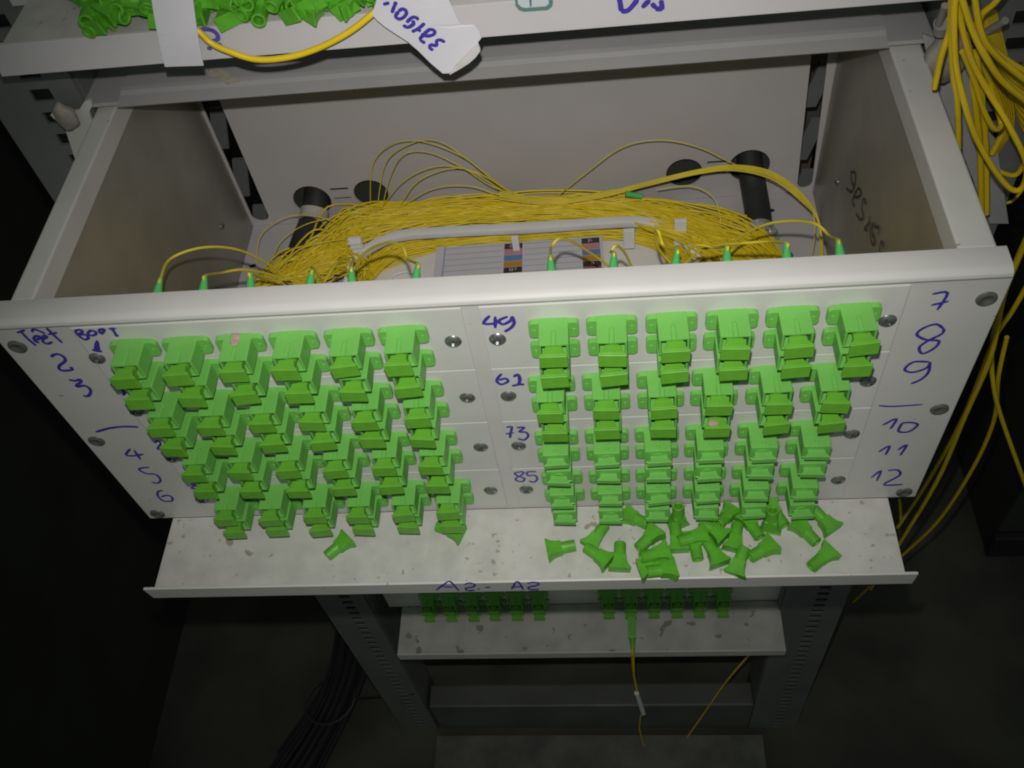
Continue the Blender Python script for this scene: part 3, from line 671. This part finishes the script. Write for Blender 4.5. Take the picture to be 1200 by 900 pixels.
inn = [at(u,v,1,.1051) for u,v in ((606,-20),(607,4),(611,8),(616,9),(640,7),(643,4),(643,-22))]
under(MB().prism(inn,(0,-.0002,0)).build('sticker_face', flat('sticker_white',(.52,.58,.60))), US)
writing([[(622,8),(621,-14)],[(621,-14),(632,-14),(634,-6),(622,-3)]],0,0,1,1,.1048,FN,.0009,US,flat('sticker_ink',(.10,.16,.22)),'letter')
# caps heaped on it
rr = random.Random(11)
for i in range(135):
    lay = rr.random(); yy = .1090 + .036*rr.random()**1.7
    u = rr.uniform(112, 470); p = at(u, 40, 1, yy); zz = .2760 + lay*(.003 + .011*min(1, (u-100)/60))
    q_ = at(u, 40, 2, zz)
    o = link('dust_plug', CAP_L, None)
    o.matrix_world = Matrix.Translation((at(u, 54-.095*u, 1, yy).x, yy, zz)) @ Matrix.Rotation(rr.uniform(0,6.28),4,'Z') @ Matrix.Rotation(rr.uniform(-.5,.5)*lay,4,'X') @ Matrix.Rotation(rr.uniform(-.6,.6),4,'Y')
    tag(o, 'green dust cap in the loose heap on the upper shelf behind its lip', 'dust cap', 'dust caps heaped on the upper shelf')

# paper strip, torn tag, cord
nx = 8; mb = MB(); q = [(172,-40),(222,-40),(241,70),(196,71.5)]
P = [at(u,v,1,.1005) for u,v in q]; g_ = []
for i in range(nx+1):
    t = i/nx; a = P[0].lerp(P[3],t); b2 = P[1].lerp(P[2],t); bow = -.0035*math.sin(t*2.4) - .002*t
    g_ += [a+Vector((0,bow,0)), a.lerp(b2,.5)+Vector((0,bow,0)), b2+Vector((0,bow,0))]
mb.add(g_, [(3*i+j,3*i+j+1,3*i+j+4,3*i+j+3) for i in range(nx) for j in range(2)])
o = mb.build('paper_strip', PAPER); so = o.modifiers.new('s','SOLIDIFY'); so.thickness = .0005; so.offset = 0
tag(o, 'blank white folded paper strip hanging over the upper shelf lip', 'paper tag')
tq = [(436,17),(445,-12),(520,-14),(530,6),(536,20),(540,26),(549,30),(557,29),(562,36),(564,44),(560,49),(563,57),(558,64),(550,71),(540,77),(532,80),(527,84),(519,84),(505,72),(490,57),(478,47),(465,39),(452,31),(443,24)]
tg = empty('paper_tag', at(500,30,1,.0985), 'torn white paper tag with blue handwriting hanging on the yellow cord', 'paper tag')
def tagpt(u, v, d=0):
    s = (u-436)/128; p = at(u,v,1,.0985); p.y += -.0012*math.sin(s*3) + d; return p
cxy = (500,28)
loop = [tagpt(*q_) for q_ in tq]
mb = MB(); mid = [tagpt(cxy[0]+(u-cxy[0])*.5, cxy[1]+(v-cxy[1])*.5) for u,v in tq]; n = len(tq)
mb.add(loop+mid+[tagpt(*cxy)], [(i,(i+1)%n,n+(i+1)%n,n+i) for i in range(n)]+[(n+i,n+(i+1)%n,2*n) for i in range(n)])
o = under(mb.build('tag_sheet', PAPER), tg); so = o.modifiers.new('s','SOLIDIFY'); so.thickness = .0005; so.offset = 0
fq = [(527,84),(534,73),(545,62),(556,52),(560,49),(563,57),(558,64),(550,71),(540,77)]
o = under(MB().prism([tagpt(u,v,-.0016) for u,v in fq], (0,.0004,0)).build('torn_flap', mat('torn_paper',(.60,.58,.56),.8,var=.1,vscale=200,bump=.4,bscale=300)), tg)
strokes = [[(155,22),(215,2)],[(278,-10),(262,30),(237,97)],[(300,80),(340,55),(377,85),(350,132),(305,151),(273,125),(300,80)],[(487,157),(465,132),(425,135),(375,182)],[(432,160),(442,190),(400,222),(365,220),(350,200)],[(547,183),(490,232),(425,266)],[(468,240),(512,256)],[(512,282),(560,302),(622,292),(642,260),(600,240),(560,265),(530,300),(505,325),(520,352),(552,367)],[(735,362),(690,338),(658,350),(655,390),(605,385),(593,410),(625,436)]]
mb = MB()
for i, st in enumerate(strokes):
    mb.ribbon(smooth_path([tagpt(430+x/8, y/8, -.0012) for x,y in st],4), FN, .0014, .00005*i)
under(mb.build('handwriting', INK), tg)
o = MB().tube(smooth_path([at(u,v,1,y) for u,v,y in ((205,16,.1035),(232,36,.1015),(247,50,.1005),(268,60,.099),(300,69.5,.098),(335,67.5,.098),(370,57.5,.098),(405,40,.099),(432,20,.1005),(452,0,.1035),(470,-25,.105)) ],6), .00155, 10).build('yellow_cable', CORD, smooth=True)
tag(o, 'single yellow cord sagging from the paper strip to the torn tag', 'cord')

# ------------------------------------------------------------------ yellow patch cords hanging at the right
def cord(path, lb, r=.00148, dy=0, grp='yellow patch cords hanging beside the rack'):
    o = MB().tube(smooth_path([at(u,v,1,y+dy) for u,v,y in path],6), r, 9).build('fibre_jumper', CORD, smooth=True)
    return tag(o, lb, 'patch cord', grp)
cord([(1116,-20,.10),(1114,17,.1),(1112,38,.1),(1103,66,.1),(1095,103,.102)], 'short yellow patch cord with its cut end over the drawer\'s right flange')
cord([(1118,-20,.095),(1115,43,.095),(1117,87,.097),(1122,121,.10),(1123,174,.105)], 'straight yellow patch cord ending just above the drawer flange, right side')
cord([(1122,-20,.09),(1118,20,.088),(1120,75,.088),(1129,116,.088),(1144,162,.09),(1167,202,.09),(1186,222,.09),(1199,218,.09),(1202,190,.09),(1181,145,.095),(1158,107,.1),(1138,69,.1),(1126,25,.1),(1122,-20,.1)], 'yellow patch cord forming the long hanging loop at the right edge')
cord([(1122,-20,.086),(1138,32,.086),(1155,66,.086),(1175,95,.09),(1210,124,.095)], 'yellow patch cord curving out of frame right, lower of two')
cord([(1140,-20,.09),(1149,35,.09),(1167,64,.092),(1212,102,.097)], 'yellow patch cord curving out of frame right, upper of two')
cord([(1178,-12,.11),(1165,4,.11),(1150,18,.112),(1146,40,.115)], 'yellow patch cord bending in from the top right corner')
cord([(1130,40,.118),(1138,72,.118),(1142,116,.12),(1148,174,.122),(1150,250,.125)], 'yellow patch cord dropping straight behind the drawer\'s right flange', .0017)
cord([(1143,60,.128),(1150,110,.128),(1155,174,.13),(1156,250,.132)], 'darker yellow patch cord dropping farthest behind the right flange', .0017)
cord([(1128,60,.11),(1140,90,.112),(1152,128,.114),(1164,150,.115),(1172,149,.118),(1172,138,.122),(1160,100,.124)], 'yellow patch cord with a small tight bend beneath the bunch')
for i in range(9):
    y = .128 + .0035*i; k = i/8
    cord([(1140+3*i,30-2*i,y),(1158+3*i,52+4*i,y),(1182+2*i,72+9*i,y),(1215,92+10*i,y)], 'yellow patch cord in the bunch behind, %s from top' % ('first','second','third','fourth','fifth','sixth','seventh','eighth','ninth')[i], .0017)
for i in range(5):
    y = .15+.003*i
    cord([(1146+4*i,60,y),(1158+4*i,90,y),(1172+3*i,122,y),(1176+2*i,150,y),(1162+i,180,y)], 'orange-yellow patch cord sagging in the back bunch, %s from left' % ORD[i], .0017)
cord([(1212,140,.16),(1204,180,.16),(1190,205,.16),(1165,198,.16)], 'yellow patch cord making a faint arc in the shadow at right edge')
cord([(1204,215,.17),(1185,236,.17),(1160,238,.17)], 'thin dark yellow patch cord low in the shadow beside the flange', .0009)
cord([(1210,265,.06),(1190,310,.07),(1175,350,.08),(1160,420,.09),(1132,485,.11),(1098,564,.14),(1054,637,.17),(1020,690,.2)], 'long yellow patch cord sweeping down beside the panel\'s right edge', .0017)
cord([(1212,320,.09),(1186,365,.10),(1164,400,.11),(1128,490,.13),(1085,568,.15),(1052,618,.17)], 'yellow patch cord hugging the panel edge closest to number 12', .0015)
cord([(1171,360,.12),(1163,400,.12),(1163,440,.12),(1172,485,.12),(1204,575,.12)], 'yellow patch cord crossing down to the right edge of frame', .0016)
cord([(1180,395,.15),(1170,441,.15),(1164,495,.16),(1137,554,.17),(1098,612,.19),(1056,652,.21),(1000,705,.24)], 'dim yellow patch cord farthest from the panel, ending below the shelf', .0016)
cord([(1054,586,.2),(1055,600,.2),(1056,612,.2)], 'short visible end of yellow cord under the panel corner', .0016)
for (u0,v0,u1,v1,lb) in ((1100,28,1108,6,'white plastic cable peg left of the yellow cords'),(1152,40,1178,24,'white plastic cable peg right of the yellow cords')):
    o = MB().tube([at(u0,v0,1,.135),at(u1,v1,1,.125)], .0019, 10).build('cable_peg', PEG, smooth=True); tag(o, lb, 'cable peg')
o = MB().tube([at(1103,36,1,.139),at(1104,27,1,.136)], .0040, 12).build('peg_collar', PEG, smooth=True); tag(o, 'white plastic peg collar on the right upright beside yellow cords', 'collar')

# ------------------------------------------------------------------ unit far below, its black cable bundle, hanging pigtail
LX = .0195; LZ = -.5600
LU = empty('lower_shelf_unit', (LX,.118,LZ), 'dim white shelf unit with green adapters low in the rack', 'shelf unit')
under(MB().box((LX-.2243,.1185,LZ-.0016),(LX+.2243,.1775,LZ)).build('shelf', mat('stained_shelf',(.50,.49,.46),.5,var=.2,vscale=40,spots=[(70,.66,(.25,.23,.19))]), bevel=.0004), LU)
under(MB().prism([(LX-.2243,.1170,LZ+.0002),(LX-.2243,.1185,LZ+.0002),(LX-.2243,.1190,LZ-.0150),(LX-.2243,.1176,LZ-.0150)], (.4486,0,0)).build('shelf_lip', WHITE), LU)
under(MB().box((LX-.2402,.1782,LZ),(LX+.2402,.180,LZ+.19)).build('front_panel', WHITE), LU)
for c, xs in enumerate(([-.186+.0262*k for k in range(6)],[.026+.0262*k for k in range(6)])):
    for k, x in enumerate(xs):
        t = copy_tree(protoA); t.location = (LX+x+.0, .1775, LZ+.0115+rr.uniform(-.0008,.0008)); t.rotation_euler = (0,rr.uniform(-.03,.03),rr.uniform(-.03,.03))
        t['label'] = 'dim green adapter on the low unit, %s of its %s group' % (ORD[k], ('left','right')[c]); t['group'] = 'green adapters on the low unit'
        t2_ = copy_tree(protoA); t2_.location = (LX+x, .1775, LZ+.0325); t2_['label'] = 'dim green adapter in upper row of low unit, %s of %s group' % (ORD[k], ('left','right')[c]); t2_['group'] = 'green adapters on the low unit'
pt = empty('hanging_pigtail', (LX+.052,.15,LZ), 'yellow pigtail with green plug hanging below the low unit, white ferrule end', 'pigtail')
x0 = LX + .0522
under(MB().box((x0-.0045,.130,LZ+.006),(x0+.0045,.176,LZ+.0135)).build('connector', GREEN, bevel=.001), pt)
under(MB().tube([(x0,.131,LZ+.0095),(x0,.118,LZ+.009),(x0,.102,LZ+.004)],[.004,.0025,.0012],10).build('boot', GREEN_CAP, smooth=True), pt)
pth = smooth_path([(x0,.103,LZ+.0045),(x0,.098,LZ-.01)]+[at(u,v,1,y) for u,v,y in ((741,762,.10),(742,785,.105),(747,812,.11),(752,830,.115))],6)
under(MB().tube(pth,.0014,8).build('fibre', CORD, smooth=True), pt)
under(MB().tube([at(746,812,1,.108),at(754,836,1,.108)],.0030,10).build('ferrule', TRAY, smooth=True), pt)
o = MB().tube(smooth_path([at(u,v,1,y) for u,v,y in ((752,834,.12),(750,858,.13),(764,893,.14),(785,890,.14),(815,850,.15),(850,800,.16),(880,765,.17))],6),.0012,7).build('loose_cable', CORD, smooth=True)
tag(o, 'dim yellow cord looping below the low shelf at bottom of frame', 'cord')

bc = MB(); rb = random.Random(5)
for i in range(46):
    a, c = rb.gauss(0,1), rb.gauss(0,1)
    pts = [Vector((-.205+a*.014,.36+c*.01,-.30)), Vector((-.262+a*.016,.33+c*.012,-.55)), Vector((-.315+a*.017,.28+c*.012,-.75)), Vector((-.375+a*.014,.20+c*.01,-.90)), Vector((-.46+a*.02,.10+c*.012,-.985))]
    bc.tube(smooth_path(pts,4), .0036, 6, cap=False)
o = bc.build('black_cable_bundle', BLACK, smooth=True); tag(o, 'thick bundle of black cables descending left behind the rack', 'cable bundle', kind='stuff')
tie = MB(); cc = Vector((-.392,.182,-.915))
o = tie.tube([cc+Vector((.042*math.cos(R(a)),.036*math.sin(R(a)),.012*math.cos(R(a)))) for a in range(0,361,20)],.0020,6).tube([cc+Vector((.042,0,.012)),cc+Vector((.10,-.01,.05)),cc+Vector((.15,-.02,.085))],.0014,6).build('cable_tie', BLACK, smooth=True)
o.data.materials[0] = DARK; tag(o, 'dark cable tie round the black bundle with long free tail', 'cable tie')
